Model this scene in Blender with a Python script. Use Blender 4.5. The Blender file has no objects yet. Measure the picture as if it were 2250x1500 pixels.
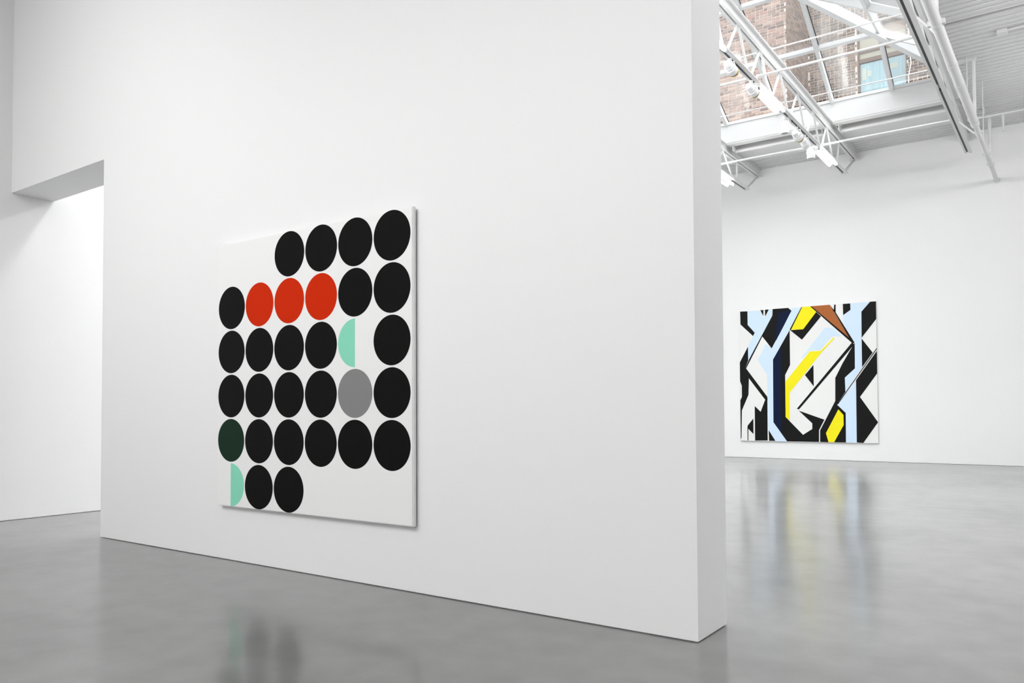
import bpy, bmesh, math, random
from mathutils import Matrix, Vector
random.seed(7)
scene = bpy.context.scene
C = scene.collection

# ------------------------------------------------------------------ camera
cam_data = bpy.data.cameras.new('camera')
cam = bpy.data.objects.new('camera', cam_data)
C.objects.link(cam)
cam_data.sensor_width = 36.0
cam_data.lens = 1726.7 / 2250 * 36
cam_data.shift_y = (848.23 - 750) / 2250
cam_data.clip_end = 200
R_ = Vector((0.81557517, 0.57863211, -0.00469268))
U_ = Vector((0.02028361, -0.02048293, 0.99958443))
F_ = Vector((-0.57829552, 0.81533143, 0.02844212))
cam.matrix_world = Matrix(((R_.x, U_.x, -F_.x, 0), (R_.y, U_.y, -F_.y, 0), (R_.z, U_.z, -F_.z, 1.2), (0, 0, 0, 1)))
scene.camera = cam

# ------------------------------------------------------------------ sky and exposure
w = bpy.data.worlds.new('overcast_sky'); scene.world = w; w.use_nodes = True
bg = w.node_tree.nodes['Background']
bg.inputs['Color'].default_value = (0.97, 0.985, 1.0, 1)
bg.inputs['Strength'].default_value = 1.0
# standard overcast sky: luminance (1 + 2 sin(elevation)) / 3
wn, wl = w.node_tree.nodes, w.node_tree.links
wtc = wn.new('ShaderNodeTexCoord'); wsep = wn.new('ShaderNodeSeparateXYZ'); wl.new(wtc.outputs['Generated'], wsep.inputs[0])
wmr = wn.new('ShaderNodeMapRange'); wmr.inputs['To Min'].default_value = 0.45; wmr.inputs['To Max'].default_value = 1.35
wl.new(wsep.outputs['Z'], wmr.inputs['Value'])
wmul = wn.new('ShaderNodeVectorMath'); wmul.operation = 'SCALE'; wmul.inputs[0].default_value = (0.97, 0.985, 1.0)
wl.new(wmr.outputs['Result'], wmul.inputs['Scale']); wl.new(wmul.outputs[0], bg.inputs['Color'])
scene.view_settings.view_transform = 'Standard'
scene.view_settings.look = 'None'
scene.view_settings.gamma = 1.0
scene.view_settings.use_curve_mapping = False
scene.view_settings.exposure = 2.42

# main dimensions (metres)
D = 3.846          # face of the middle wall
T = 0.41           # its thickness
XA, XB = -7.523, -1.570
XL = -9.51         # left wall
XR = 5.0
YN = -8.0          # wall behind the camera
F = 18.703         # far wall
H = 6.89           # underside of roof deck
SKX0, SKX1, SKY0, SKY1 = -9.2, -1.48, 7.6, 16.4      # far room skylight

FAR_W, RIGHT_W, BANK_W, WASH_W, WASH_L, DOWN_W = 14.0, 7.5, 130.0, 5.7, 3.7, 32.0
def portal(name, x0, x1, y0, y1, z):
    l = bpy.data.lights.new(name, 'AREA'); l.shape = 'RECTANGLE'; l.size = x1 - x0; l.size_y = y1 - y0
    l.cycles.is_portal = True
    o = bpy.data.objects.new(name, l); C.objects.link(o); o.location = ((x0 + x1) / 2, (y0 + y1) / 2, z)
portal('daylight_portal', SKX0, SKX1, SKY0, SKY1, 7.3)

# unseen fill lights added outside the frame to brighten the two rooms, plus wall washers
def lamp(name, kind, loc, power, size=0.25, sy=None, aim=None, spread=180):
    l = bpy.data.lights.new(name, kind); l.energy = power; l.color = (1.0, 1.0, 1.0)
    if kind == 'POINT': l.shadow_soft_size = size
    elif kind == 'SPOT': l.shadow_soft_size = size; l.spot_size = math.radians(110); l.spot_blend = 1.0
    else: l.shape = 'RECTANGLE'; l.size = size; l.size_y = sy
    o = bpy.data.objects.new(name, l); C.objects.link(o); o.location = loc
    if aim and kind == 'AREA':
        o.rotation_euler = (Vector(aim) - Vector(loc)).to_track_quat('-Z', 'Y').to_euler()
        l.spread = math.radians(spread)
    return o
for x in (-8.0, -5.9, -3.8, 0.7, 2.8):
    for y in (5.6, 8.2): lamp('room_fill_light', 'POINT', (x, y, 5.9), FAR_W)  # added fill points, brighten the far room
for x in (0.9, 3.0):
    for y in (11.5, 15.0): lamp('room_fill_light', 'POINT', (x, y, 5.9), RIGHT_W)  # more added fill for the right side and deck
for x in (-8.0, -5.95, -3.86, 0.6):
    for y in (7.0, 10.4, 14.6): lamp('floor_fill_spot', 'SPOT', (x, y, 5.8), DOWN_W, 0.06)  # unseen spots added to lift the far floor
lamp('near_fill_bank', 'AREA', (-3.4, -5.0, 6.7), BANK_W, 9.0, 3.2)  # unseen bank added to brighten the near room
lamp('wall_washer', 'AREA', (-3.6, -2.0, 6.5), WASH_W, 9.0, 0.4, (-3.6, 3.85, 2.6), 50)
lamp('wall_washer', 'AREA', (-7.0, 0.8, 6.5), WASH_L, 3.0, 0.4, (-7.0, 3.85, 4.0), 110)

# ------------------------------------------------------------------ materials
def mat(name, color, rough=0.5, metallic=0.0, spec=0.5, emit=None, estr=0.0):
    m = bpy.data.materials.new(name); m.use_nodes = True
    b = m.node_tree.nodes['Principled BSDF']
    b.inputs['Base Color'].default_value = (*color, 1)
    b.inputs['Roughness'].default_value = rough
    b.inputs['Metallic'].default_value = metallic
    b.inputs['Specular IOR Level'].default_value = spec
    if emit:
        b.inputs['Emission Color'].default_value = (*emit, 1)
        b.inputs['Emission Strength'].default_value = estr
    return m
def nodes(m): return m.node_tree.nodes, m.node_tree.links, m.node_tree.nodes['Principled BSDF']

def noise_bump(m, scale, strength, dist=0.002, stretch=None):
    n, l, b = nodes(m)
    tc = n.new('ShaderNodeTexCoord'); nz = n.new('ShaderNodeTexNoise'); nz.inputs['Scale'].default_value = scale
    nz.inputs['Detail'].default_value = 4
    src = tc.outputs['Object']
    if stretch:
        mp = n.new('ShaderNodeMapping'); mp.inputs['Scale'].default_value = stretch
        l.new(src, mp.inputs['Vector']); src = mp.outputs['Vector']
    l.new(src, nz.inputs['Vector'])
    bp = n.new('ShaderNodeBump'); bp.inputs['Strength'].default_value = strength; bp.inputs['Distance'].default_value = dist
    l.new(nz.outputs['Fac'], bp.inputs['Height']); l.new(bp.outputs['Normal'], b.inputs['Normal'])

M_wall = mat('white_wall_paint', (0.83, 0.83, 0.83), 0.65, spec=0.25); noise_bump(M_wall, 3.0, 0.05)
M_deck = mat('painted_roof_deck', (0.66, 0.66, 0.66), 0.6, spec=0.3); noise_bump(M_deck, 30, 0.08)
M_metal = mat('white_painted_steel', (0.70, 0.70, 0.70), 0.45); noise_bump(M_metal, 60, 0.05)
M_skyframe = mat('skylight_frame_paint', (0.62, 0.625, 0.63), 0.4); noise_bump(M_skyframe, 40, 0.04)
M_curb = mat('skylight_curb_paint', (0.57, 0.57, 0.57), 0.55); noise_bump(M_curb, 10, 0.04)
M_black = mat('black_track', (0.012, 0.012, 0.012), 0.5); noise_bump(M_black, 50, 0.05)
M_gasket = mat('black_rubber_gasket', (0.02, 0.02, 0.022), 0.6); noise_bump(M_gasket, 50, 0.05)
M_lamp = mat('white_lamp_enamel', (0.84, 0.84, 0.85), 0.35); noise_bump(M_lamp, 40, 0.03)
M_gold = mat('gold_reflector', (0.75, 0.52, 0.16), 0.3, metallic=0.8); noise_bump(M_gold, 40, 0.03)
M_tube = mat('lit_fluorescent_tube', (0.9, 0.9, 0.9), 0.4, emit=(1, 0.985, 0.96), estr=5.0)
M_canvas = mat('white_canvas_paint', (0.84, 0.84, 0.835), 0.55, spec=0.3); noise_bump(M_canvas, 400, 0.05, 0.0005)
M_canvas2 = mat('warm_white_canvas_paint', (0.80, 0.80, 0.79), 0.5, spec=0.3); noise_bump(M_canvas2, 400, 0.05, 0.0005)
def gloss(name, col, r=0.32):
    m = mat(name, col, r, spec=0.05); noise_bump(m, 300, 0.04, 0.0004); return m
P_black = gloss('black_gloss_paint', (0.006, 0.006, 0.006))
P_red = gloss('vermilion_gloss_paint', (0.58, 0.023, 0.001))
P_mint = gloss('mint_gloss_paint', (0.25, 0.68, 0.50))
P_grey = gloss('grey_gloss_paint', (0.23, 0.23, 0.23))
P_green = gloss('dark_green_gloss_paint', (0.010, 0.030, 0.017))
PAINT = {'black': gloss('charcoal_gloss_paint', (0.012, 0.012, 0.012), 0.4), 'blue': gloss('pale_blue_gloss_paint', (0.62, 0.76, 0.93), 0.4),
         'navy': gloss('navy_gloss_paint', (0.008, 0.014, 0.04), 0.4), 'yellow': gloss('yellow_gloss_paint', (0.88, 0.78, 0.02), 0.4),
         'brown': gloss('russet_gloss_paint', (0.40, 0.13, 0.04), 0.4)}

# polished concrete
M_floor = mat('polished_concrete', (0.3, 0.3, 0.3), 0.2, spec=1.0)
n, l, b = nodes(M_floor)
tc = n.new('ShaderNodeTexCoord')
n1 = n.new('ShaderNodeTexNoise'); n1.inputs['Scale'].default_value = 0.55; n1.inputs['Detail'].default_value = 5; n1.inputs['Roughness'].default_value = 0.5
n2 = n.new('ShaderNodeTexNoise'); n2.inputs['Scale'].default_value = 4.5; n2.inputs['Detail'].default_value = 4
l.new(tc.outputs['Object'], n1.inputs['Vector']); l.new(tc.outputs['Object'], n2.inputs['Vector'])
mx = n.new('ShaderNodeMix'); mx.data_type = 'FLOAT'; mx.inputs[0].default_value = 0.35
l.new(n1.outputs['Fac'], mx.inputs[2]); l.new(n2.outputs['Fac'], mx.inputs[3])
cr = n.new('ShaderNodeValToRGB')
cr.color_ramp.elements[0].position = 0.3; cr.color_ramp.elements[0].color = (0.16, 0.1595, 0.158, 1)
cr.color_ramp.elements[1].position = 0.7; cr.color_ramp.elements[1].color = (0.255, 0.2545, 0.2525, 1)
l.new(mx.outputs[0], cr.inputs['Fac']); l.new(cr.outputs['Color'], b.inputs['Base Color'])
rr = n.new('ShaderNodeMapRange'); rr.inputs['To Min'].default_value = 0.11; rr.inputs['To Max'].default_value = 0.19
l.new(mx.outputs[0], rr.inputs['Value']); l.new(rr.outputs['Result'], b.inputs['Roughness'])

# second, broader lobe of the worn polish
b2 = n.new('ShaderNodeBsdfPrincipled'); b2.inputs['Roughness'].default_value = 0.29; b2.inputs['Specular IOR Level'].default_value = 1.0
l.new(cr.outputs['Color'], b2.inputs['Base Color'])
fmix = n.new('ShaderNodeMixShader'); fmix.inputs['Fac'].default_value = 0.42
l.new(b.outputs[0], fmix.inputs[1]); l.new(b2.outputs[0], fmix.inputs[2])
l.new(fmix.outputs[0], n['Material Output'].inputs['Surface'])

# clear skylight glass: transmits, mirrors a little, slight haze of dust
def glass(name, tint, dust):
    m = bpy.data.materials.new(name); m.use_nodes = True
    n, l = m.node_tree.nodes, m.node_tree.links
    n.clear()
    out = n.new('ShaderNodeOutputMaterial'); tr = n.new('ShaderNodeBsdfTransparent'); gl = n.new('ShaderNodeBsdfGlossy')
    df = n.new('ShaderNodeBsdfTranslucent')
    tr.inputs['Color'].default_value = (*tint, 1); gl.inputs['Roughness'].default_value = 0.14
    df.inputs['Color'].default_value = (0.9, 0.9, 0.9, 1)
    fr = n.new('ShaderNodeFresnel'); fr.inputs['IOR'].default_value = 1.5
    tcn = n.new('ShaderNodeTexCoord'); nz = n.new('ShaderNodeTexNoise'); nz.inputs['Scale'].default_value = 1.7; nz.inputs['Detail'].default_value = 5
    l.new(tcn.outputs['Object'], nz.inputs['Vector'])
    mr = n.new('ShaderNodeMapRange'); mr.inputs['To Min'].default_value = dust * 0.4; mr.inputs['To Max'].default_value = dust * 1.6
    l.new(nz.outputs['Fac'], mr.inputs['Value'])
    m1 = n.new('ShaderNodeMixShader'); m2 = n.new('ShaderNodeMixShader')
    l.new(mr.outputs['Result'], m1.inputs['Fac']); l.new(tr.outputs[0], m1.inputs[1]); l.new(df.outputs[0], m1.inputs[2])
    l.new(fr.outputs[0], m2.inputs['Fac']); l.new(m1.outputs[0], m2.inputs[1]); l.new(gl.outputs[0], m2.inputs[2])
    l.new(m2.outputs[0], out.inputs['Surface'])
    return m
M_glass = glass('skylight_glass', (0.96, 0.98, 0.975), 0.05)

def brick_mat(name, ramp, use_island, streak=0.0, stain=(0.27, 0.25, 0.235)):
    m = mat(name, (0.3, 0.2, 0.15), 0.85, spec=0.2)
    n, l, b = nodes(m)
    if use_island:
        g = n.new('ShaderNodeNewGeometry'); rnd = g.outputs['Random Per Island']
    else:
        g = n.new('ShaderNodeObjectInfo'); rnd = g.outputs['Random']
    cr = n.new('ShaderNodeValToRGB'); cr.color_ramp.interpolation = 'LINEAR'
    els = cr.color_ramp.elements
    els[0].position = ramp[0][0]; els[0].color = (*ramp[0][1], 1)
    els[1].position = ramp[-1][0]; els[1].color = (*ramp[-1][1], 1)
    for p, c in ramp[1:-1]:
        e = els.new(p); e.color = (*c, 1)
    l.new(rnd, cr.inputs['Fac'])
    ge = n.new('ShaderNodeNewGeometry')
    mp = n.new('ShaderNodeMapping'); mp.inputs['Scale'].default_value = (2.2, 2.2, 0.35)
    l.new(ge.outputs['Position'], mp.inputs['Vector'])
    nz = n.new('ShaderNodeTexNoise'); nz.inputs['Scale'].default_value = 1.0; nz.inputs['Detail'].default_value = 6
    l.new(mp.outputs['Vector'], nz.inputs['Vector'])
    mr = n.new('ShaderNodeMapRange'); mr.inputs['From Min'].default_value = 0.5; mr.inputs['From Max'].default_value = 0.68
    mr.inputs['To Max'].default_value = streak
    l.new(nz.outputs['Fac'], mr.inputs['Value'])
    mixc = n.new('ShaderNodeMix'); mixc.data_type = 'RGBA'; mixc.inputs[7].default_value = (*stain, 1)
    l.new(mr.outputs['Result'], mixc.inputs[0]); l.new(cr.outputs['Color'], mixc.inputs[6])
    l.new(mixc.outputs[2], b.inputs['Base Color'])
    noise = n.new('ShaderNodeTexNoise'); noise.inputs['Scale'].default_value = 60
    l.new(ge.outputs['Position'], noise.inputs['Vector'])
    bp = n.new('ShaderNodeBump'); bp.inputs['Strength'].default_value = 0.3; bp.inputs['Distance'].default_value = 0.004
    l.new(noise.outputs['Fac'], bp.inputs['Height']); l.new(bp.outputs['Normal'], b.inputs['Normal'])
    return m
RAMP_DARK = [(0.0, (0.025, 0.014, 0.009)), (0.35, (0.054, 0.031, 0.020)), (0.65, (0.091, 0.054, 0.035)), (0.9, (0.135, 0.087, 0.058)), (1.0, (0.195, 0.127, 0.089))]
RAMP_PALE = [(0.0, (0.054, 0.033, 0.025)), (0.3, (0.117, 0.072, 0.057)), (0.65, (0.189, 0.126, 0.099)), (0.9, (0.225, 0.157, 0.126)), (1.0, (0.189, 0.096, 0.077))]
RAMP_SIDE = [(0.0, (0.078, 0.048, 0.037)), (0.5, (0.128, 0.082, 0.060)), (1.0, (0.182, 0.122, 0.093))]
B_dark = [brick_mat('dark_brown_brick', RAMP_DARK, i, 0.75) for i in (0, 1)]
B_pale = [brick_mat('pale_tan_brick', RAMP_PALE, i, 0.55, (0.27, 0.22, 0.195)) for i in (0, 1)]
B_side = [brick_mat('brown_side_brick', RAMP_SIDE, i, 0.0) for i in (0, 1)]
M_mortar = mat('pale_mortar', (0.42, 0.365, 0.33), 0.9, spec=0.1); noise_bump(M_mortar, 40, 0.3, 0.004)

# ------------------------------------------------------------------ mesh helpers
def wm(o):
    m = o.matrix_basis.copy()
    while o.parent:
        o = o.parent; m = o.matrix_basis @ m
    return m
def obj(name, bm, m, parent=None, smooth=False, kind=None, label=None):
    """bm holds world coordinates; the mesh is stored relative to its parent"""
    if parent: bm.transform(wm(parent).inverted())
    bmesh.ops.recalc_face_normals(bm, faces=bm.faces)
    me = bpy.data.meshes.new(name); bm.to_mesh(me); bm.free()
    if smooth:
        for p in me.polygons: p.use_smooth = True
        me.set_sharp_from_angle(angle=math.radians(40))
    for x in (m if isinstance(m, (list, tuple)) else [m]): me.materials.append(x)
    o = bpy.data.objects.new(name, me); C.objects.link(o)
    if parent: o.parent = parent
    if kind: o['kind'] = kind
    if label: o['label'] = label
    return o
def empty(name, loc, label=None, cat=None, group=None, kind=None):
    o = bpy.data.objects.new(name, None); C.objects.link(o); o.location = loc
    o.empty_display_size = 0.1
    if label: o['label'] = label
    if cat: o['category'] = cat
    if group: o['group'] = group
    if kind: o['kind'] = kind
    return o
def tag(o, label, cat, group=None):
    o['label'] = label; o['category'] = cat
    if group: o['group'] = group
    return o
def box(bm, x0, x1, y0, y1, z0, z1):
    v = [bm.verts.new(p) for p in ((x0, y0, z0), (x1, y0, z0), (x1, y1, z0), (x0, y1, z0), (x0, y0, z1), (x1, y0, z1), (x1, y1, z1), (x0, y1, z1))]
    for f in ((0, 3, 2, 1), (4, 5, 6, 7), (0, 1, 5, 4), (1, 2, 6, 5), (2, 3, 7, 6), (3, 0, 4, 7)): bm.faces.new([v[i] for i in f])
    return bm
def B(*a):
    return box(bmesh.new(), *a)
def frame_of(a, b, up):
    a, b = Vector(a), Vector(b); d = (b - a).normalized()
    s = d.cross(Vector(up)).normalized(); u = s.cross(d).normalized()
    return a, b, d, s, u
def bar(bm, a, b, wdt, hgt, up=(0, 0, 1), off=0.0):
    """rectangular bar between two points; off shifts it along its own up"""
    a, b, d, s, u = frame_of(a, b, up)
    v = []
    for p in (a, b):
        for i, j in ((-1, -1), (1, -1), (1, 1), (-1, 1)):
            v.append(bm.verts.new(p + s * (i * wdt / 2) + u * (j * hgt / 2 + off)))
    for f in ((0, 1, 2, 3), (7, 6, 5, 4), (0, 4, 5, 1), (1, 5, 6, 2), (2, 6, 7, 3), (3, 7, 4, 0)): bm.faces.new([v[i] for i in f])
    return bm
def tube(bm, a, b, r, n=14, r2=None):
    r2 = r if r2 is None else r2
    a, b = Vector(a), Vector(b); d = (b - a).normalized()
    up = (0, 0, 1) if abs(d.z) < 0.9 else (1, 0, 0)
    a, b, d, s, u = frame_of(a, b, up)
    A = [bm.verts.new(a + (s * math.cos(t) + u * math.sin(t)) * r) for t in (2 * math.pi * k / n for k in range(n))]
    Bv = [bm.verts.new(b + (s * math.cos(t) + u * math.sin(t)) * r2) for t in (2 * math.pi * k / n for k in range(n))]
    for k in range(n): bm.faces.new((A[k], A[(k + 1) % n], Bv[(k + 1) % n], Bv[k]))
    bm.faces.new(A[::-1]); bm.faces.new(Bv)
    return bm
def lathe(bm, a, b, prof, n=22):
    """profile of (t along a-b in metres, radius)"""
    a, b = Vector(a), Vector(b); d = (b - a).normalized()
    up = (0, 0, 1) if abs(d.z) < 0.9 else (1, 0, 0)
    a, b, d, s, u = frame_of(a, b, up)
    rings = []
    for t, r in prof:
        rings.append([bm.verts.new(a + d * t + (s * math.cos(q) + u * math.sin(q)) * max(r, 0.0005)) for q in (2 * math.pi * k / n for k in range(n))])
    for A, Bv in zip(rings, rings[1:]):
        for k in range(n): bm.faces.new((A[k], A[(k + 1) % n], Bv[(k + 1) % n], Bv[k]))
    bm.faces.new(rings[0][::-1]); bm.faces.new(rings[-1])
    return bm
def struct(name, bm, m, parent=None):
    return obj(name, bm, m, parent, kind=None if parent else 'structure')

# ------------------------------------------------------------------ room shell
struct('floor', B(XL - 0.3, XR + 0.3, YN - 0.3, F + 0.3, -0.12, 0.0), M_floor)

G = 0.006   # shadow gap at the foot of the walls
bm = bmesh.new()
box(bm, XA, XB, D, D + T, G, H + 0.05)
box(bm, XA + 0.015, XB - 0.015, D + 0.015, D + T - 0.015, 0, G + 0.002)
struct('wall_middle', bm, M_wall)
bm = bmesh.new(); box(bm, XL, XA, D, D + 0.447, 3.613, H + 0.05)
struct('wall_header', bm, M_wall)
bm = bmesh.new()
box(bm, XL - 0.25, XL, YN, F + 0.25, G, H + 0.05); box(bm, XL - 0.25, XL - 0.012, YN, F + 0.25, 0, G + 0.002)
struct('wall_left', bm, M_wall)
bm = bmesh.new()
box(bm, XL, XR, F, F + 0.25, G, H + 0.05); box(bm, XL, XR, F + 0.012, F + 0.25, 0, G + 0.002)
struct('wall_far', bm, M_wall)
struct('wall_right', B(XR, XR + 0.25, YN, F + 0.25, 0, H + 0.05), M_wall)
struct('wall_near', B(XL, XR, YN - 0.25, YN, 0, H + 0.05), M_wall)

# corrugated roof deck: ribs run along X, profile along Y
def deck_profile(y0, y1):
    P = 0.1524; y = y0; pts = []
    k = math.ceil(y0 / P)
    pts.append((y0, H))
    while True:
        c = k * P
        if c + 0.04 > y1: break
        if c - 0.04 > y0:
            for dy, dz in ((-0.034, 0), (-0.018, 0.038), (0.018, 0.038), (0.034, 0)):
                pts.append((c + dy, H + dz))
        k += 1
    pts.append((y1, H))
    return pts
def deck(bm, x0, x1, y0, y1, notch=None):
    pts = deck_profile(y0, y1)
    if notch:
        a, b = notch
        pts = [p for p in pts if p[0] < a - 0.03 or p[0] > b + 0.03]
        i = next(i for i, p in enumerate(pts) if p[0] > b)
        pts[i:i] = [(a, H), (a, H + 0.2), (b, H + 0.2), (b, H)]
    A = [bm.verts.new((x0, y, z)) for y, z in pts]; Bv = [bm.verts.new((x1, y, z)) for y, z in pts]
    for k in range(len(pts) - 1): bm.faces.new((A[k], A[k + 1], Bv[k + 1], Bv[k]))
    box(bm, x0, x1, y0, y1, H + (0.21 if notch else 0.045), H + 0.3)
bm = bmesh.new()
EY = 17.80
deck(bm, SKX1 + 0.02, XR + 0.2, D, F, (13.15, 13.28))
deck(bm, XL - 0.2, SKX1 + 0.02, EY, F)
box(bm, XL - 0.2, SKX1 + 0.02, SKY1 + 0.06, EY, H + 0.34, H + 0.42)
deck(bm, XL - 0.2, SKX1 + 0.02, D, SKY0 - 0.1)
deck(bm, XL - 0.2, SKX0 - 0.1, SKY0 - 0.1, SKY1 + 0.06)
deck(bm, XL - 0.2, XR + 0.2, YN - 0.2, D)
struct('ceiling', bm, M_deck)
# steel along the skylight opening
struct('trim_1', B(XL, SKX1 + 0.02, SKY1 + 0.0, SKY1 + 0.18, H - 0.03, H + 0.14), M_deck)
struct('trim_2', B(XL, SKX1 + 0.02, SKY1 + 0.44, EY, H - 0.025, H + 0.36), M_metal)

# ------------------------------------------------------------------ far room skylight (hipped glass roof)
ZS, SL = 7.30, 0.55
win = empty('window_1', ((SKX0 + SKX1) / 2, (SKY0 + SKY1) / 2, H), kind='structure')
for nm, a in (('curb', (SKX0 - 0.15, SKX1 + 0.15, SKY1, SKY1 + 0.15)), ('curb', (SKX0 - 0.15, SKX1 + 0.15, SKY0 - 0.15, SKY0)),
              ('curb', (SKX0 - 0.15, SKX0, SKY0, SKY1)), ('curb', (SKX1, SKX1 + 0.035, SKY0, SKY1))):
    obj(nm, B(*a, H + 0.002 if a[3] < 17 and a[2] < SKY1 else H + 0.14, 7.275), M_curb, win)
# lower inner face of the far curb, flush with the trim
obj('curb', B(SKX0, SKX1, SKY1 - 0.012, SKY1, H, 7.275), M_curb, win)
for a in ((SKX0 - 0.15, SKX1 + 0.15, SKY1 - 0.03, SKY1 + 0.15), (SKX0 - 0.15, SKX1 + 0.15, SKY0 - 0.15, SKY0 + 0.03),
          (SKX0 - 0.15, SKX0 + 0.03, SKY0 + 0.03, SKY1 - 0.03), (SKX1 - 0.03, SKX1 + 0.05, SKY0 + 0.03, SKY1 - 0.03)):
    obj('sill', B(*a, 7.277, 7.335), M_curb, win)
YM = (SKY0 + SKY1) / 2; RUN = SKY1 - YM
def zb(y): return ZS + (SKY1 - y) * SL           # underside of glass, far slope
nrm_far = Vector((0, SL, 1)).normalized(); nrm_near = Vector((0, -SL, 1)).normalized()
nrm_r = Vector((SL, 0, 1)).normalized(); nrm_l = Vector((-SL, 0, 1)).normalized()
DEP, WID = 0.12, 0.065
RX = [-2.666 - 1.083 * k for k in range(6)]      # rafter lines on the long slopes
def hipx(x, y, z0=ZS): return z0
def rafter(a, b, up, seal=True):
    r = obj('rafter', bar(bmesh.new(), a, b, WID, DEP, up, -DEP / 2), M_skyframe, win)
    if not seal: return
    g = bmesh.new()
    bar(g, a, b, WID + 0.016, 0.022, up, 0.003)
    obj('gasket', g, M_gasket, r)
for x in RX:
    run = min(RUN, SKX1 - x, x - SKX0)
    if run < 0.3: continue
    rafter((x, SKY1 + 0.02, ZS + 0.06), (x, SKY1 - run, ZS + 0.06 + run * SL), nrm_far)
    rafter((x, SKY0 - 0.02, ZS + 0.06), (x, SKY0 + run, ZS + 0.06 + run * SL), nrm_near)
RY = [SKY1 - 1.135, SKY1 - 2.275, SKY1 - 3.41, SKY0 + 3.41, SKY0 + 2.275, SKY0 + 1.135]
for y in RY:
    run = min(SKY1 - y, y - SKY0)
    rafter((SKX1 + 0.02, y, ZS + 0.06), (SKX1 - run, y, ZS + 0.06 + run * SL), nrm_r, False)
    rafter((SKX0 - 0.02, y, ZS + 0.06), (SKX0 + run, y, ZS + 0.06 + run * SL), nrm_l, False)
LEV = [1.135, 2.275, 3.41]
def purlin(a, b, up):
    obj('purlin', bar(bmesh.new(), a, b, 0.06, DEP * 0.9, up, -DEP * 0.45), M_skyframe, win)
for t in LEV:
    z = ZS + 0.06 + t * SL
    xs = sorted([x for x in RX if SKX0 + t < x < SKX1 - t] + [SKX0 + t, SKX1 - t])
    for x0, x1 in zip(xs, xs[1:]):
        if x1 - x0 < 0.12: continue
        purlin((x0 + WID / 2, SKY1 - t, z), (x1 - WID / 2, SKY1 - t, z), nrm_far)
        purlin((x0 + WID / 2, SKY0 + t, z), (x1 - WID / 2, SKY0 + t, z), nrm_near)
    ys = sorted([y for y in RY if SKY0 + t + .1 < y < SKY1 - t - .1] + [SKY0 + t, SKY1 - t])
    for y0, y1 in zip(ys, ys[1:]):
        purlin((SKX1 - t, y0 + WID / 2, z), (SKX1 - t, y1 - WID / 2, z), nrm_r)
        purlin((SKX0 + t, y0 + WID / 2, z), (SKX0 + t, y1 - WID / 2, z), nrm_l)
zr = ZS + 0.06 + RUN * SL
for cx, sx in ((SKX1, -1), (SKX0, 1)):
    for cy, sy in ((SKY1, -1), (SKY0, 1)):
        obj('hip_beam', bar(bmesh.new(), (cx, cy, ZS + 0.05), (cx + sx * RUN, cy + sy * RUN, zr - 0.01), 0.12, 0.17, (0, 0, 1), -0.085), M_skyframe, win)
obj('ridge_beam', bar(bmesh.new(), (SKX0 + RUN, YM, zr), (SKX1 - RUN, YM, zr), 0.12, 0.2, (0, 0, 1), -0.1), M_skyframe, win)
# panes: one per bay, clipped by the hips
def clip(poly, f):
    out = []
    for i, p in enumerate(poly):
        q = poly[(i + 1) % len(poly)]; a, b2 = f(p), f(q)
        if a >= 0: out.append(p)
        if (a >= 0) != (b2 >= 0):
            t = a / (a - b2); out.append((p[0] + (q[0] - p[0]) * t, p[1] + (q[1] - p[1]) * t))
    return out
def pane(pts3, nrm):
    if len(pts3) < 3: return
    bm = bmesh.new()
    lo = [bm.verts.new(Vector(p)) for p in pts3]
    f = bm.faces.new(lo)
    if f.calc_area() < 0.02: bm.free(); return
    obj('glass_pane', bm, M_glass, win)
tl = [0] + LEV + [RUN]
xs = [SKX1] + RX + [SKX0]
for i in range(len(xs) - 1):
    for t0, t1 in zip(tl, tl[1:]):
        q = [(xs[i], t0), (xs[i + 1], t0), (xs[i + 1], t1), (xs[i], t1)]
        q = clip(q, lambda p: SKX1 - p[1] - p[0]); q = clip(q, lambda p: p[0] - SKX0 - p[1]) if q else q
        if len(q) >= 3:
            pane([(x, SKY1 - t, ZS + 0.075 + t * SL) for x, t in q], nrm_far)
            pane([(x, SKY0 + t, ZS + 0.075 + t * SL) for x, t in q], nrm_near)
ys = [SKY1] + RY + [SKY0]
for i in range(len(ys) - 1):
    for t0, t1 in zip(tl, tl[1:]):
        q = [(ys[i], t0), (ys[i + 1], t0), (ys[i + 1], t1), (ys[i], t1)]
        q = clip(q, lambda p: SKY1 - p[1] - p[0]); q = clip(q, lambda p: p[0] - SKY0 - p[1]) if q else q
        if len(q) >= 3:
            pane([(SKX1 - t, y, ZS + 0.075 + t * SL) for y, t in q], nrm_r)
            pane([(SKX0 + t, y, ZS + 0.075 + t * SL) for y, t in q], nrm_l)

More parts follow.
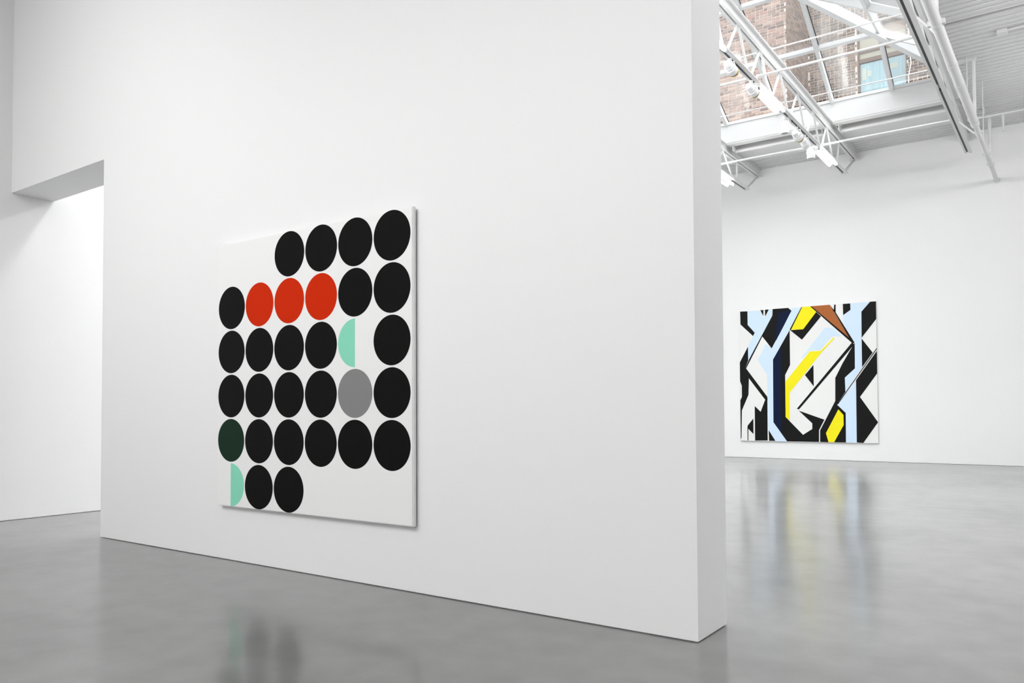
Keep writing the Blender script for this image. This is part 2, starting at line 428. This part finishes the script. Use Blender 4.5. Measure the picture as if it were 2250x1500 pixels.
# ------------------------------------------------------------------ paintings
yc = D - 0.050
dots = empty('dot_painting', (-4.5441, D, 0.4354),
             'large square white canvas of black, red and mint discs on the near wall', 'painting')
bm = B(-5.6043, -3.4840, yc, D - 0.014, 0.4354, 2.5318)
bmesh.ops.bevel(bm, geom=bm.edges[:], offset=0.006, segments=2, affect='EDGES')
obj('canvas', bm, M_canvas, dots)
obj('hanging_cleat', B(-5.2, -3.85, D - 0.016, D, 2.2, 2.3), M_metal, dots)
def disc(cx, cz, r, m, half=0, y=yc, label=None):
    bm = bmesh.new(); N = 72
    if half == 0: ang = [2 * math.pi * k / N for k in range(N)]
    elif half < 0: ang = [math.pi / 2 + math.pi * k / 36 for k in range(37)]
    else: ang = [-math.pi / 2 + math.pi * k / 36 for k in range(37)]
    fr = [bm.verts.new((cx + r * math.cos(t), y - 0.0008, cz + r * math.sin(t))) for t in ang]
    bk = [bm.verts.new((cx + r * math.cos(t), y + 0.001, cz + r * math.sin(t))) for t in ang]
    bm.faces.new(fr); bm.faces.new(bk[::-1]); k = len(fr)
    for i in range(k): bm.faces.new((fr[i], fr[(i + 1) % k], bk[(i + 1) % k], bk[i]))
    obj('painted_half_disc' if half else 'painted_disc', bm, m, dots, label=label)
SP, RD = 0.35039, 0.16907
rows = ['..bbbb', 'brrrbb', 'bbbb<b', 'bbbbgb', 'dbbbbb', '>bb...']
cm = {'b': P_black, 'r': P_red, 'g': P_grey, 'd': P_green}
cl = {'r': 'red disc', 'g': 'grey disc', 'd': 'very dark green disc'}
for r, row in enumerate(rows):
    for c, ch in enumerate(row):
        x, z = -5.4238 + c * SP, 2.3611 - r * SP
        if ch in cm: disc(x, z, RD, cm[ch], label=cl.get(ch))
        elif ch == '<': disc(x, z, RD, P_mint, -1, label='mint left half disc')
        elif ch == '>': disc(x, z, RD, P_mint, 1, label='mint right half disc')

FX0, FX1, FZ0, FZ1 = -6.482, -3.425, 0.399, 3.526
yf = F - 0.04
geo = empty('angular_painting', ((FX0 + FX1) / 2, F, FZ0),
            'big canvas of angular black, pale blue and yellow shapes on the far wall', 'painting')
bm = B(FX0, FX1, yf, F - 0.005, FZ0, FZ1)
bmesh.ops.bevel(bm, geom=bm.edges[:], offset=0.004, segments=1, affect='EDGES')
obj('canvas', bm, M_canvas2, geo)
obj('hanging_cleat', B(FX0 + 0.4, FX1 - 0.4, F - 0.008, F, 3.0, 3.1), M_metal, geo)
SHAPES = [
('black',[(0.023,3.12),(0.202,3.114),(0.203,2.787),(0.371,2.587),(0.33,2.509),(0.028,2.806)]),
('blue',[(0.207,3.111),(0.502,3.11),(0.578,2.949),(0.631,2.946),(0.721,3.121),(0.797,3.123),(0.793,2.969),(0.216,1.937),(0.2,1.97),(0.204,2.267),(0.371,2.587),(0.203,2.787)]),
('black',[(0.513,3.118),(0.588,3.117),(0.581,2.965)]),
('black',[(0.62,3.118),(0.716,3.121),(0.626,2.954)]),
('black',[(0.803,3.122),(1.164,3.121),(1.24,3.049),(0.769,2.191),(0.553,2.485),(0.151,1.734),(0.129,1.73),(0.216,1.937),(0.795,2.968)]),
('navy',[(0.943,3.024),(1.171,3.073),(1.233,3.039),(0.881,2.366),(0.843,2.421)]),
('black',[(0.204,2.262),(0.205,1.93),(0.129,1.73),(0.22,1.605),(0.202,1.107),(0.036,0.731),(0.019,0.082),(0.0,0.027),(0.0,0.974),(0.04,1.055),(0.041,1.326),(0.0,1.435),(0.0,1.892)]),
('black',[(0.129,1.73),(0.151,1.74),(0.65,1.053),(0.657,0.981),(0.593,0.99),(0.218,1.497),(0.209,1.606)]),
('black',[(0.604,0.995),(0.652,1.034),(0.646,0.019),(0.345,0.013),(0.348,0.837),(0.488,0.698)]),
('black',[(0.311,0.537),(0.309,0.167),(0.164,0.313),(0.171,0.367)]),
('black',[(0.164,0.313),(0.186,0.295),(0.182,0.01),(0.163,0.009)]),
('black',[(0.673,0.265),(0.83,0.014),(0.678,0.014)]),
('blue',[(1.246,3.111),(1.463,3.113),(0.796,1.927),(0.786,0.451),(1.094,0.009),(0.83,0.009),(0.668,0.273),(0.657,1.021),(0.652,1.579),(0.43,1.929),(0.63,2.305),(0.774,2.186),(1.24,3.041)]),
('black',[(1.19,2.599),(0.796,1.927),(0.786,0.451),(1.094,0.009),(1.81,0.011),(1.814,0.279),(1.935,0.517),(1.372,0.722),(1.327,0.766),(1.668,0.431),(1.666,0.303),(1.459,0.166),(1.069,0.576),(1.072,1.554),(1.189,1.786)]),
('navy',[(0.799,1.927),(0.989,2.249),(0.973,0.19),(0.786,0.451)]),
('yellow',[(1.465,3.118),(1.666,3.118),(1.793,2.979),(1.498,2.6),(1.201,2.603)]),
('black',[(1.793,2.979),(1.897,2.871),(1.467,2.36),(1.201,2.598),(1.498,2.6)]),
('black',[(1.465,3.118),(1.483,3.116),(1.221,2.602),(1.195,2.598),(1.191,2.612)]),
('brown',[(1.683,3.119),(2.089,3.12),(2.491,2.35)]),
('black',[(2.096,3.117),(2.171,2.963),(2.186,3.115),(2.217,3.115),(2.214,2.939),(2.602,2.236),(2.564,2.205),(2.491,2.35)]),
('black',[(1.663,3.115),(1.693,3.115),(2.491,2.35),(2.564,2.225),(2.545,2.234)]),
('black',[(2.37,3.115),(2.526,3.115),(2.529,2.969),(2.373,2.862)]),
('blue',[(2.531,3.117),(2.938,3.116),(2.757,2.914),(2.747,2.315),(2.751,1.693),(2.393,1.127),(2.387,1.459),(2.602,1.66),(2.606,2.236),(2.366,2.69),(2.373,2.862),(2.529,2.969)]),
('blue',[(2.616,1.385),(2.615,0.015),(2.392,0.01),(2.393,0.67),(2.222,0.846)]),
('black',[(2.938,3.119),(3.057,3.118),(3.057,2.73),(2.752,2.335),(2.757,2.914)]),
('black',[(2.752,2.315),(2.972,1.994),(2.751,1.68)]),
('black',[(3.057,2.027),(3.056,1.534),(2.696,1.022),(3.057,0.466),(2.749,0.006),(2.615,0.015),(2.621,1.397)]),
('black',[(3.057,2.096),(3.057,2.064),(2.235,0.864),(2.21,0.857)]),
('black',[(2.575,2.18),(2.606,2.236),(2.602,1.66),(2.387,1.459),(2.394,1.139),(2.21,0.857),(2.393,0.67),(2.388,0.01),(2.137,0.01),(2.017,0.008),(1.834,0.011),(1.838,0.272),(2.176,0.94),(2.184,1.459),(2.344,1.782)]),
('black',[(2.545,2.234),(2.599,2.198),(1.377,0.753),(1.327,0.766)]),
('yellow',[(2.238,0.75),(2.345,0.624),(2.346,0.398),(2.137,0.01),(2.017,0.008),(1.964,0.212)]),
('yellow',[(2.157,2.371),(2.181,2.352),(1.889,2.043),(1.174,1.146),(1.165,0.493),(1.071,0.576),(1.075,1.396),(1.638,2.08),(1.878,2.082)]),
('blue',[(1.984,2.608),(2.153,2.59),(2.318,2.402),(2.109,2.397),(1.871,2.108),(1.631,2.093),(1.465,1.919),(1.458,1.971)]),
('black',[(1.713,1.767),(1.713,1.279),(1.522,1.541)]),
]
for i, (nm, pts) in enumerate(SHAPES):
    bm = bmesh.new(); y = yf - 0.0005 - 0.00012 * i
    fr = [bm.verts.new((FX0 + u, y, FZ0 + v)) for u, v in pts]
    f = bm.faces.new(fr)
    ex = bmesh.ops.extrude_face_region(bm, geom=[f])
    for v in ex['geom']:
        if isinstance(v, bmesh.types.BMVert): v.co.y = yf + 0.0008
    bmesh.ops.triangulate(bm, faces=bm.faces[:])
    obj('painted_shape', bm, PAINT[nm], geo, label={'black': None, 'blue': 'pale blue shape', 'navy': 'navy shape', 'yellow': 'yellow shape', 'brown': 'russet shape'}[nm])

# ------------------------------------------------------------------ roof trusses
ZT0, ZT1, ZB = 6.72, 6.885, 6.18
YEND = 17.62
TG = 'white steel roof trusses crossing the far room under the skylight'
def truss(xt, xb0, xb1, label, web_phase=0.0, y_start=4.4):
    """xb0/xb1: bottom chord centre at Y=10.4 and Y=17.5"""
    def xb(y): return xb0 + (xb1 - xb0) * (y - 10.4) / 7.1
    t = empty('roof_truss', (xt, F, ZB), label, 'truss', TG)
    bm = bmesh.new()                                 # top chord: two angles back to back
    for s in (-1, 1):
        box(bm, xt + s * 0.012, xt + s * 0.075, y_start, F, ZT1 - 0.012, ZT1)
        box(bm, xt + s * 0.012, xt + s * 0.024, y_start, F, ZT0, ZT1 - 0.012)
        box(bm, xt + s * 0.024, xt + s * 0.062, y_start, F, ZT0 + 0.0, ZT0 + 0.012)
    obj('top_chord', bm, M_metal, t)
    a, b = (xb(y_start), y_start, ZB), (xb(YEND), YEND, ZB)
    dx = lambda s: ((a[0] + s, a[1], a[2]), (b[0] + s, b[1], b[2]))
    bm = bmesh.new()
    for s, wd in ((-0.047, 0.036), (0.034, 0.064)):
        bar(bm, *dx(s), wd, 0.014, (0, 0, 1), -0.02)
    for s in (-0.030, 0.006): bar(bm, *dx(s), 0.008, 0.075, (0, 0, 1), 0.02)
    obj('bottom_chord', bm, M_metal, t)
    for y0, y1 in ((y_start, 13.55), (13.82, YEND - 0.12)):
        bm = bmesh.new()
        bar(bm, (xb(y0) - 0.0145, y0, ZB), (xb(y1) - 0.0145, y1, ZB), 0.026, 0.03, (0, 0, 1), -0.014)
        obj('lighting_track', bm, M_black, t, label='black lighting track')
    # web
    P = 1.02; k = 0; y = 16.17 + web_phase
    yt = []
    while y > y_start + 0.6: yt.append(y); y -= P
    for q in yt:
        for yb_, w_ in ((q - 0.42, 0.032), (q + 0.46, 0.032)):
            if yb_ < y_start: continue
            obj('web_bar', bar(bmesh.new(), (xt, q, ZT0 + 0.05), (xb(yb_) - 0.01, yb_, ZB + 0.02), w_, 0.022, (0, 1, 0)), M_metal, t)
    obj('web_bar', bar(bmesh.new(), (xt, 17.2, ZT0 + 0.05), (xb(16.95), 16.95, ZB + 0.02), 0.035, 0.022, (0, 1, 0)), M_metal, t)
    obj('end_strut', bar(bmesh.new(), (xb(17.6), 17.58, ZB), (xt, F - 0.02, ZT0 + 0.02), 0.05, 0.03, (0, 0, 1)), M_metal, t)
    obj('bearing_plate', B(xt - 0.1, xt + 0.1, F - 0.13, F, ZT0 - 0.012, ZT0), M_metal, t)
    return t
truss(-3.81, -3.82, -3.80, 'white steel roof truss carrying spotlights and lit tubes, second from the right')
truss(-1.64, -1.565, -1.515, 'bare white steel roof truss beside the fat white pipe, rightmost', 0.3)
truss(-5.98, -5.95, -5.90, 'white steel roof truss showing only its wall end beside the near wall edge', 0.1)

# bridging rods
def rod(a, b, r, label, group):
    bm = tube(bmesh.new(), a, b, r, 10)
    o = empty('bridging_rod', a, label, 'rod', group)
    obj('rod', bm, M_metal, o, smooth=True)
    for p in (a, b): obj('rod_clip', tube(bmesh.new(), (p[0] - 0.02, p[1], p[2]), (p[0] + 0.02, p[1], p[2]), r * 1.5, 10), M_metal, o, smooth=True)
g1 = 'thick rods between the bottom chords of the trusses'
for y, w1 in ((11.79, 'crossing below the skylight glass'), (15.63, 'running in front of the roller shade')):
    rod((-5.9, y, ZB + 0.045), (-3.87, y, ZB + 0.045), 0.018, 'thick white rod %s, left of the lamp truss' % w1, g1)
    rod((-3.76, y, ZB + 0.045), (-1.62, y, ZB + 0.045), 0.018, 'thick white rod %s, right of the lamp truss' % w1, g1)
g2 = 'thin rods between the top chords of the trusses'
for y, w1 in ((12.55, 'high above the glazing bar'), (14.92, 'just above the white skylight curb')):
    rod((-5.9, y, 6.93), (-3.87, y, 6.93), 0.011, 'thin white rod %s, left of the lamp truss' % w1, g2)
    rod((-3.75, y, 6.93), (-1.70, y, 6.93), 0.011, 'thin white rod %s, right of the lamp truss' % w1, g2)

# roller shades along the far curb
def shade(x0, x1, label):
    o = empty('roller_shade', ((x0 + x1) / 2, 16.72, 6.80), label, 'shade', 'roller shades along the far skylight edge')
    obj('shade_tube', tube(bmesh.new(), (x0, 16.72, 6.79), (x1, 16.72, 6.79), 0.038, 18), M_metal, o, smooth=True)
    for x in (x0, x1):
        s = 1 if x == x1 else -1
        bm = bmesh.new(); box(bm, x - 0.006, x + 0.006, 16.50, 16.78, 6.745, 6.85); box(bm, x - 0.05, x + 0.05, 16.48, 16.575, 6.848, 6.858)
        tube(bm, (x - 0.03 * s, 16.72, 6.79), (x + 0.015 * s, 16.72, 6.79), 0.024, 12)
        br = obj('end_bracket', bm, M_metal, o)
    obj('mid_bracket', B((x0 + x1) / 2 + 0.1, (x0 + x1) / 2 + 0.13, 16.70, 16.76, 6.745, 6.78), M_metal, o)
shade(-3.66, -1.72, 'white roller shade tube right of the lamp truss')
shade(-5.83, -3.98, 'white roller shade tube left of the lamp truss')

# ------------------------------------------------------------------ lamps on the truss
def tubes(x, y0, y1, z, label):
    o = empty('fluorescent_lamp', (x, (y0 + y1) / 2, z + 0.12), label, 'lamp', 'twin tube fluorescent lamps on the trusses')
    bm = B(x - 0.03, x + 0.03, y0 + 0.02, y1 - 0.02, z + 0.03, z + 0.10)
    bmesh.ops.bevel(bm, geom=bm.edges[:], offset=0.008, segments=2, affect='EDGES')
    obj('housing', bm, M_lamp, o)
    for dx in (-0.062, 0.062):
        obj('lamp_tube', tube(bmesh.new(), (x + dx, y0 + 0.03, z), (x + dx, y1 - 0.03, z), 0.026, 16), M_tube, o, smooth=True, label='glowing white tube')
        for ya, yb_ in ((y0, y0 + 0.035), (y1 - 0.035, y1)):
            bm = tube(bmesh.new(), (x + dx, ya, z), (x + dx, yb_, z), 0.024, 14)
            box(bm, min(x, x + dx) - 0.008, max(x, x + dx) + 0.008, ya + 0.004, yb_ - 0.004, z + 0.012, z + 0.05)
            obj('lamp_holder', bm, M_lamp, o)
tubes(-3.79, 11.92, 13.02, 6.06, 'lit twin tube lamp on the middle of the lamp truss')
tubes(-3.78, 15.42, 16.52, 6.06, 'lit twin tube lamp near the wall end of the lamp truss')
tubes(-5.93, 15.30, 16.62, 6.04, 'lit twin tube lamp half hidden behind the near wall edge, low')
tubes(-3.79, 9.15, 10.32, 6.06, 'lit twin tube lamp cut by the near wall edge, topmost')

def spot(p, aim, label, gold=True, L=0.27):
    """can spotlight: body, rim, reflector, yoke, adapter; p is the pivot below the track"""
    p = Vector(p); d = Vector(aim).normalized()
    o = empty('spotlight', p, label, 'spotlight', 'white can spotlights on the lamp truss')
    a = p - d * (L * 0.5); b_ = p + d * (L * 0.5)
    r = 0.072
    prof = [(0, 0.022), (0.012, 0.045), (0.045, 0.058), (0.09, 0.060), (0.095, 0.066), (0.105, 0.066), (0.11, 0.061),
            (L * 0.55, 0.063), (L * 0.56, 0.074), (L * 0.97, 0.074), (L, 0.070), (L, 0.060), (L * 0.8, 0.046), (L * 0.78, 0.01)]
    obj('lamp_body', lathe(bmesh.new(), a, b_, prof), M_lamp, o, smooth=True)
    prof = [(L * 0.985, 0.0745), (L * 1.02, 0.0745), (L * 1.02, 0.062), (L * 0.985, 0.062)]
    obj('rim', lathe(bmesh.new(), a, b_, prof), M_black if gold else M_lamp, o, smooth=True)
    prof = [(L * 0.80, 0.030), (L * 0.96, 0.058), (L * 1.02, 0.066), (L * 1.11, 0.0735), (L * 1.11, 0.071), (L * 0.99, 0.0585), (L * 0.82, 0.035)]
    if gold: obj('reflector', lathe(bmesh.new(), a, b_, prof), M_gold, o, smooth=True, label='gold reflector')
    else: obj('reflector', lathe(bmesh.new(), a, b_, [(L * 0.80, 0.030), (L * 0.97, 0.058), (L * 0.96, 0.056), (L * 0.82, 0.026)]), M_lamp, o, smooth=True)
    s = d.cross(Vector((0, 0, 1)))
    s = s.normalized() if s.length > 0.05 else Vector((1, 0, 0))
    bm = bmesh.new()
    top = Vector((p.x, p.y, 6.115))
    for k in (-1, 1):
        bar(bm, p + s * (0.08 * k), Vector((top.x, top.y, top.z)) + s * (0.06 * k) - Vector((0, 0, 0.02)), 0.02, 0.008, s)
    bar(bm, top + s * 0.065 - Vector((0, 0, 0.02)), top - s * 0.065 - Vector((0, 0, 0.02)), 0.03, 0.01)
    obj('yoke', bm, M_lamp, o)
    obj('track_adapter', tube(bmesh.new(), top - Vector((0, 0, 0.03)), (top.x, top.y, 6.16), 0.028, 14), M_lamp, o, smooth=True)
X0S = -3.84
spot((X0S, 10.80, 6.03), (0.02, 1, -0.12), 'white can spotlight with gold rim, nearest the near wall edge')
spot((X0S, 11.72, 6.02), (0.03, 1, -0.10), 'white can spotlight with gold rim, at the start of the lit tubes')
spot((X0S - 0.02, 13.50, 5.97), (0.0, 0.05, -1), 'plain white can spotlight pointing down below the middle lamp', False, 0.22)
spot((X0S, 14.15, 6.01), (0.05, 1, -0.15), 'white can spotlight with gold rim, just past the downward can')
spot((X0S, 14.66, 6.02), (0.0, 1, -0.4), 'small white can spotlight between the gold rimmed can and last downward can', False, 0.2)
spot((X0S - 0.02, 15.16, 5.96), (0.0, 0.08, -1), 'plain white can spotlight pointing down beside the far tubes', False, 0.2)

# ------------------------------------------------------------------ pipes at the right
pp = empty('roof_pipe', (-1.15, F, 5.78), 'fat white pipe that narrows towards the far wall beside the right truss', 'pipe')
ZP = 5.80
XP = lambda y: -1.215 + (y - 10.4) * 0.0115
def P3(y, z=None): return (XP(y), y, ZP if z is None else z)
obj('pipe_run', tube(bmesh.new(), P3(4.5), P3(14.55), 0.063, 22), M_metal, pp, smooth=True, label='fat pipe run')
obj('pipe_run', tube(bmesh.new(), P3(14.4), P3(F), 0.041, 18), M_metal, pp, smooth=True, label='narrow pipe run')
obj('reducer', tube(bmesh.new(), P3(14.5), P3(14.95), 0.068, 22, 0.042), M_metal, pp, smooth=True)
for y in (10.55, 11.95, 12.75):
    bm = bmesh.new(); tube(bm, P3(y - 0.045), P3(y + 0.045), 0.0675, 22)
    if y == 10.55:
        for s in (-1, 1): box(bm, XP(y) + s * 0.075 - 0.02, XP(y) + s * 0.075 + 0.02, y - 0.03, y + 0.03, ZP - 0.03, ZP + 0.03)
    obj('pipe_coupling', bm, M_metal, pp, smooth=True)
for y in (15.2, 16.6, 17.35):
    bm = bmesh.new(); tube(bm, P3(y - 0.03), P3(y + 0.03), 0.046, 18)
    for s in (-1, 1): box(bm, XP(y) + s * 0.05 - 0.014, XP(y) + s * 0.05 + 0.014, y - 0.02, y + 0.02, ZP - 0.02, ZP + 0.02)
    obj('pipe_coupling', bm, M_metal, pp, smooth=True)
obj('wall_flange', tube(bmesh.new(), P3(F - 0.025), P3(F), 0.062, 20), M_metal, pp, smooth=True)
for y, r, z1 in ((10.62, 0.02, H), (14.72, 0.024, H - 0.05), (17.35, 0.03, H - 0.16)):
    bm = bmesh.new(); tube(bm, P3(y), P3(y, z1), r, 12)
    tube(bm, P3(y - 0.02, ZP), P3(y + 0.02, ZP), 0.067 if y < 15 else 0.048, 18)
    obj('hanger', bm, M_metal, pp, smooth=True)
obj('hanger_channel', B(XP(14.72) - 0.30, XP(14.72) + 0.04, 14.69, 14.74, H - 0.05, H), M_metal, pp)
bm = bmesh.new(); box(bm, XP(17.35) - 0.09, XP(17.35) + 0.035, 17.31, 17.39, H - 0.18, H - 0.15); box(bm, XP(17.35) - 0.1, XP(17.35) - 0.07, 17.31, 17.39, H - 0.18, H)
obj('hanger_bracket', bm, M_metal, pp)
for y, dx in ((14.63, -0.09), (15.86, 0.02)):
    obj('hanger_wire', tube(bmesh.new(), (XP(y) + dx, y, ZP + 0.03), (XP(y) + dx, y, H), 0.006, 8), M_metal, pp, smooth=True)
for y in (11.05, 15.55):
    obj('brace_rod', tube(bmesh.new(), (-1.53, y, ZB + 0.03), (XP(y), y + 0.1, ZP + 0.02), 0.014, 10), M_metal, pp, smooth=True)

br = empty('branch_pipe', (-1.1, 17.2, 6.66), 'thin white pipe running right across the deck beside the far wall', 'pipe')
obj('pipe_run', tube(bmesh.new(), (-1.46, 17.15, 6.66), (2.6, 17.15, 6.66), 0.022, 14), M_metal, br, smooth=True)
obj('sprinkler_drop', tube(bmesh.new(), (-0.905, 17.15, 6.66), (-0.905, 17.15, 6.36), 0.026, 12, 0.016), M_metal, br, smooth=True)
obj('sprinkler_head', tube(bmesh.new(), (-0.905, 17.15, 6.36), (-0.905, 17.15, 6.33), 0.024, 12), M_metal, br, smooth=True)
for x in (-0.4, 0.9):
    obj('pipe_hanger', tube(bmesh.new(), (x, 17.15, 6.66), (x, 17.15, H), 0.007, 8), M_metal, br, smooth=True)
jb = empty('junction_box', (-0.72, 13.9, H), 'small grey box with a conduit fixed under the roof deck', 'box')
bm = B(-0.79, -0.65, 13.82, 13.96, H - 0.06, H); bmesh.ops.bevel(bm, geom=bm.edges[:], offset=0.008, segments=1, affect='EDGES')
obj('box_body', bm, M_deck, jb)
obj('conduit', tube(bmesh.new(), (-0.65, 13.85, H - 0.03), (2.0, 13.85, H - 0.03), 0.016, 12), M_deck, jb, smooth=True)

# ------------------------------------------------------------------ brick building beyond the skylight
YB, YP, XC = 21.2, 19.28, -5.441
bld = empty('brick_building', (-5.0, YB, 0), 'old brown brick building with a projecting bay and window, seen through the skylight', 'building')
Z0B, Z1B = 6.6, 14.0
WX0, WX1, WZ0, WZ1 = -4.24, -3.10, 8.35, 10.87
bm = bmesh.new()
rec = 0.010
box(bm, XC, WX0, YB + rec, YB + 0.35, 0, Z1B); box(bm, WX1, 4.0, YB + rec, YB + 0.35, 0, Z1B)
box(bm, WX0, WX1, YB + rec, YB + 0.35, 0, WZ0); box(bm, WX0, WX1, YB + rec, YB + 0.35, WZ1, Z1B)
obj('facade_wall', bm, M_mortar, bld)
obj('bay_wall', B(-13.0, XC - rec, YP + rec, YB + 0.35, 0, Z1B), M_mortar, bld)
PZ, PX, J = 0.0708, 0.203, 0.0155
bricks = []     # (centre, size x, y, z, material key)
def course(x0, x1, z, y, key, off, along='x'):
    x = x0 - off * PX
    hdr = random.random() < 0.16
    while x < x1 - 0.02:
        ln = PX * (0.5 if hdr or random.random() < 0.14 else 1.0)
        a, b2 = max(x, x0), min(x + ln, x1); x += ln
        if b2 - a < 0.05: continue
        pr = random.uniform(-0.003, 0.004)
        if key == 'dark' and z + PZ > WZ0 and z < WZ1 and b2 > WX0 and a < WX1:
            segs = []
            if a < WX0 - 0.03: segs.append((a, WX0 + J / 2))
            if b2 > WX1 + 0.03: segs.append((WX1 - J / 2, b2))
        else: segs = [(a, b2)]
        for p, q in segs:
            if q - p < 0.045: continue
            c, s = (p + q) / 2, q - p - J
            zz = z + PZ / 2 + random.uniform(-0.002, 0.002); hz = PZ - J + random.uniform(-0.004, 0.003)
            if along == 'x': bricks.append((Vector((c, y + 0.02 - pr, zz)), s, 0.04, hz, key))
            else: bricks.append((Vector((y - 0.02 + pr, c, zz)), 0.04, s, hz, key))
k = 0; z = Z0B
while z < Z1B - PZ:
    o_ = 0.5 * (k % 2) + random.uniform(-0.06, 0.06)
    course(XC, 3.9, z, YB, 'dark', 0.25 + o_)
    course(-12.9, XC, z, YP, 'pale', o_)
    course(YP, YB, z, XC, 'side', o_, 'y')
    z += PZ; k += 1
cpos = Vector((0, 0, 1.2))
def seen(p):
    d = p - cpos; dep = d.dot(F_)
    sx = d.dot(R_) / dep; sy = d.dot(U_) / dep
    if not (0.258 < sx < 0.535 and sy < 0.4935): return 0
    t = 16.4 / p.y
    if cpos.z + d.z * t < 7.36: return 0
    if p.x * t > -1.75: return 0
    return 1.0 / dep
cand = []
for i, (c, sx, sy, sz, key) in enumerate(bricks):
    v = seen(c)
    if v and key != 'side': cand.append((-(max(sx, sy) * sz) * v * v * (1.0 if key == 'dark' else 0.9), i))
    elif v: cand.append((-(sy * sz) * v * v * 0.3, i))
cand.sort()
single = set(i for _, i in cand[:300])
BM = {'dark': B_dark, 'pale': B_pale, 'side': B_side}
stuff = {'dark': bmesh.new(), 'pale': bmesh.new(), 'side': bmesh.new()}
cache = {}
base = wm(bld).translation
for i, (c, sx, sy, sz, key) in enumerate(bricks):
    if i in single:
        kx = (round(sx * 50), round(sy * 50), round(sz * 500), key)
        me = cache.get(kx)
        if me is None:
            t = B(-sx / 2, sx / 2, -sy / 2, sy / 2, -sz / 2, sz / 2)
            me = bpy.data.meshes.new('brick'); t.to_mesh(me); t.free(); me.materials.append(BM[key][0]); cache[kx] = me
        o = bpy.data.objects.new('brick', me); C.objects.link(o); o.parent = bld; o.location = c - base
    else:
        box(stuff[key], c.x - sx / 2, c.x + sx / 2, c.y - sy / 2, c.y + sy / 2, c.z - sz / 2, c.z + sz / 2)
for key in stuff:
    o = obj('brickwork', stuff[key], BM[key][1], bld); o['kind'] = 'stuff'

# window of the brick building
M_timber = mat('brown_window_timber', (0.075, 0.045, 0.032), 0.6); noise_bump(M_timber, 30, 0.2)
M_sash = mat('weathered_cream_panel', (0.22, 0.21, 0.17), 0.7); noise_bump(M_sash, 12, 0.3)
M_shutter = mat('tan_panel', (0.19, 0.15, 0.115), 0.7); noise_bump(M_shutter, 12, 0.3)
M_reflection = mat('painted_blue_reflection', (0.33, 0.44, 0.48), 0.35); noise_bump(M_reflection, 3, 0.8, 0.05)  # reflection in the window, put into the colour of a folded sheet
M_reflection_patch = mat('cream_reflection_patch', (0.46, 0.45, 0.36), 0.6); noise_bump(M_reflection_patch, 20, 0.1)  # cream parts of that reflection, painted as flat patches
M_pane = glass('window_glass', (0.94, 0.98, 0.98), 0.02)
wf = bmesh.new()
box(wf, WX0, WX0 + 0.045, YB + 0.09, YB + 0.25, WZ0, WZ1); box(wf, WX1 - 0.03, WX1, YB + 0.09, YB + 0.25, WZ0, WZ1)
box(wf, WX0, WX1, YB + 0.09, YB + 0.25, WZ0, WZ0 + 0.06); box(wf, WX0, WX1, YB + 0.09, YB + 0.25, WZ1 - 0.05, WZ1)
wobj = obj('window_frame', wf, M_timber, bld, label='brown timber frame')
obj('meeting_rail', B(WX0 + 0.045, WX1 - 0.03, YB + 0.11, YB + 0.2, 9.95, 10.05), M_timber, wobj)
obj('upper_rail', B(WX0 + 0.045, WX1 - 0.03, YB + 0.11, YB + 0.2, 10.20, 10.31), M_timber, wobj)
obj('upper_panel', B(WX0 + 0.045, WX1 - 0.03, YB + 0.14, YB + 0.17, 10.05, 10.20), M_sash, wobj)
obj('upper_panel', B(WX0 + 0.045, WX1 - 0.03, YB + 0.14, YB + 0.17, 10.31, 10.56), M_sash, wobj)
obj('upper_panel', B(WX0 + 0.045, WX1 - 0.03, YB + 0.14, YB + 0.17, 10.56, WZ1 - 0.05), M_shutter, wobj, label='tan panel')
obj('pane', B(WX0 + 0.045, WX1 - 0.03, YB + 0.15, YB + 0.156, WZ0 + 0.06, 9.95), M_pane, wobj)
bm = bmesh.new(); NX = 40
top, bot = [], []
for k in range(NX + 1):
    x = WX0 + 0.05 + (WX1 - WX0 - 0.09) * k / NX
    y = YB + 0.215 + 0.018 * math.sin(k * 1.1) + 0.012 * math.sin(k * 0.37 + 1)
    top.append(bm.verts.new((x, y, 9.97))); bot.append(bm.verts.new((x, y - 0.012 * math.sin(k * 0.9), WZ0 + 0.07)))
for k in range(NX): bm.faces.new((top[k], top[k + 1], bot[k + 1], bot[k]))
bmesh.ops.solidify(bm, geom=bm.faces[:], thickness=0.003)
obj('blue_reflection', bm, M_reflection, wobj, smooth=True, label='pale blue reflection in the window, shaped as a sheet')
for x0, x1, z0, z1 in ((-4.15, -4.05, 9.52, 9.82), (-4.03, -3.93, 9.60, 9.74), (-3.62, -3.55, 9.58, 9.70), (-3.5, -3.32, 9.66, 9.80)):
    obj('cream_reflection_patch', B(x0, x1, YB + 0.172, YB + 0.176, z0, z1), M_reflection_patch, wobj, label='cream patch of the window reflection')
bm = bmesh.new()
pts = [(-3.04, 13.9), (-3.045, 10.6), (-3.03, 10.0), (-3.0, 9.6), (-3.06, 9.3), (-3.05, 8.4)]
for (xa, za), (xb_, zb_) in zip(pts, pts[1:]): tube(bm, (xa, YB - 0.02, za), (xb_, YB - 0.02, zb_), 0.012, 8)
M_cable = mat('white_cable', (0.75, 0.72, 0.68), 0.5); noise_bump(M_cable, 40, 0.05)
obj('cable', bm, M_cable, bld, smooth=True, label='white cable hanging beside the window')
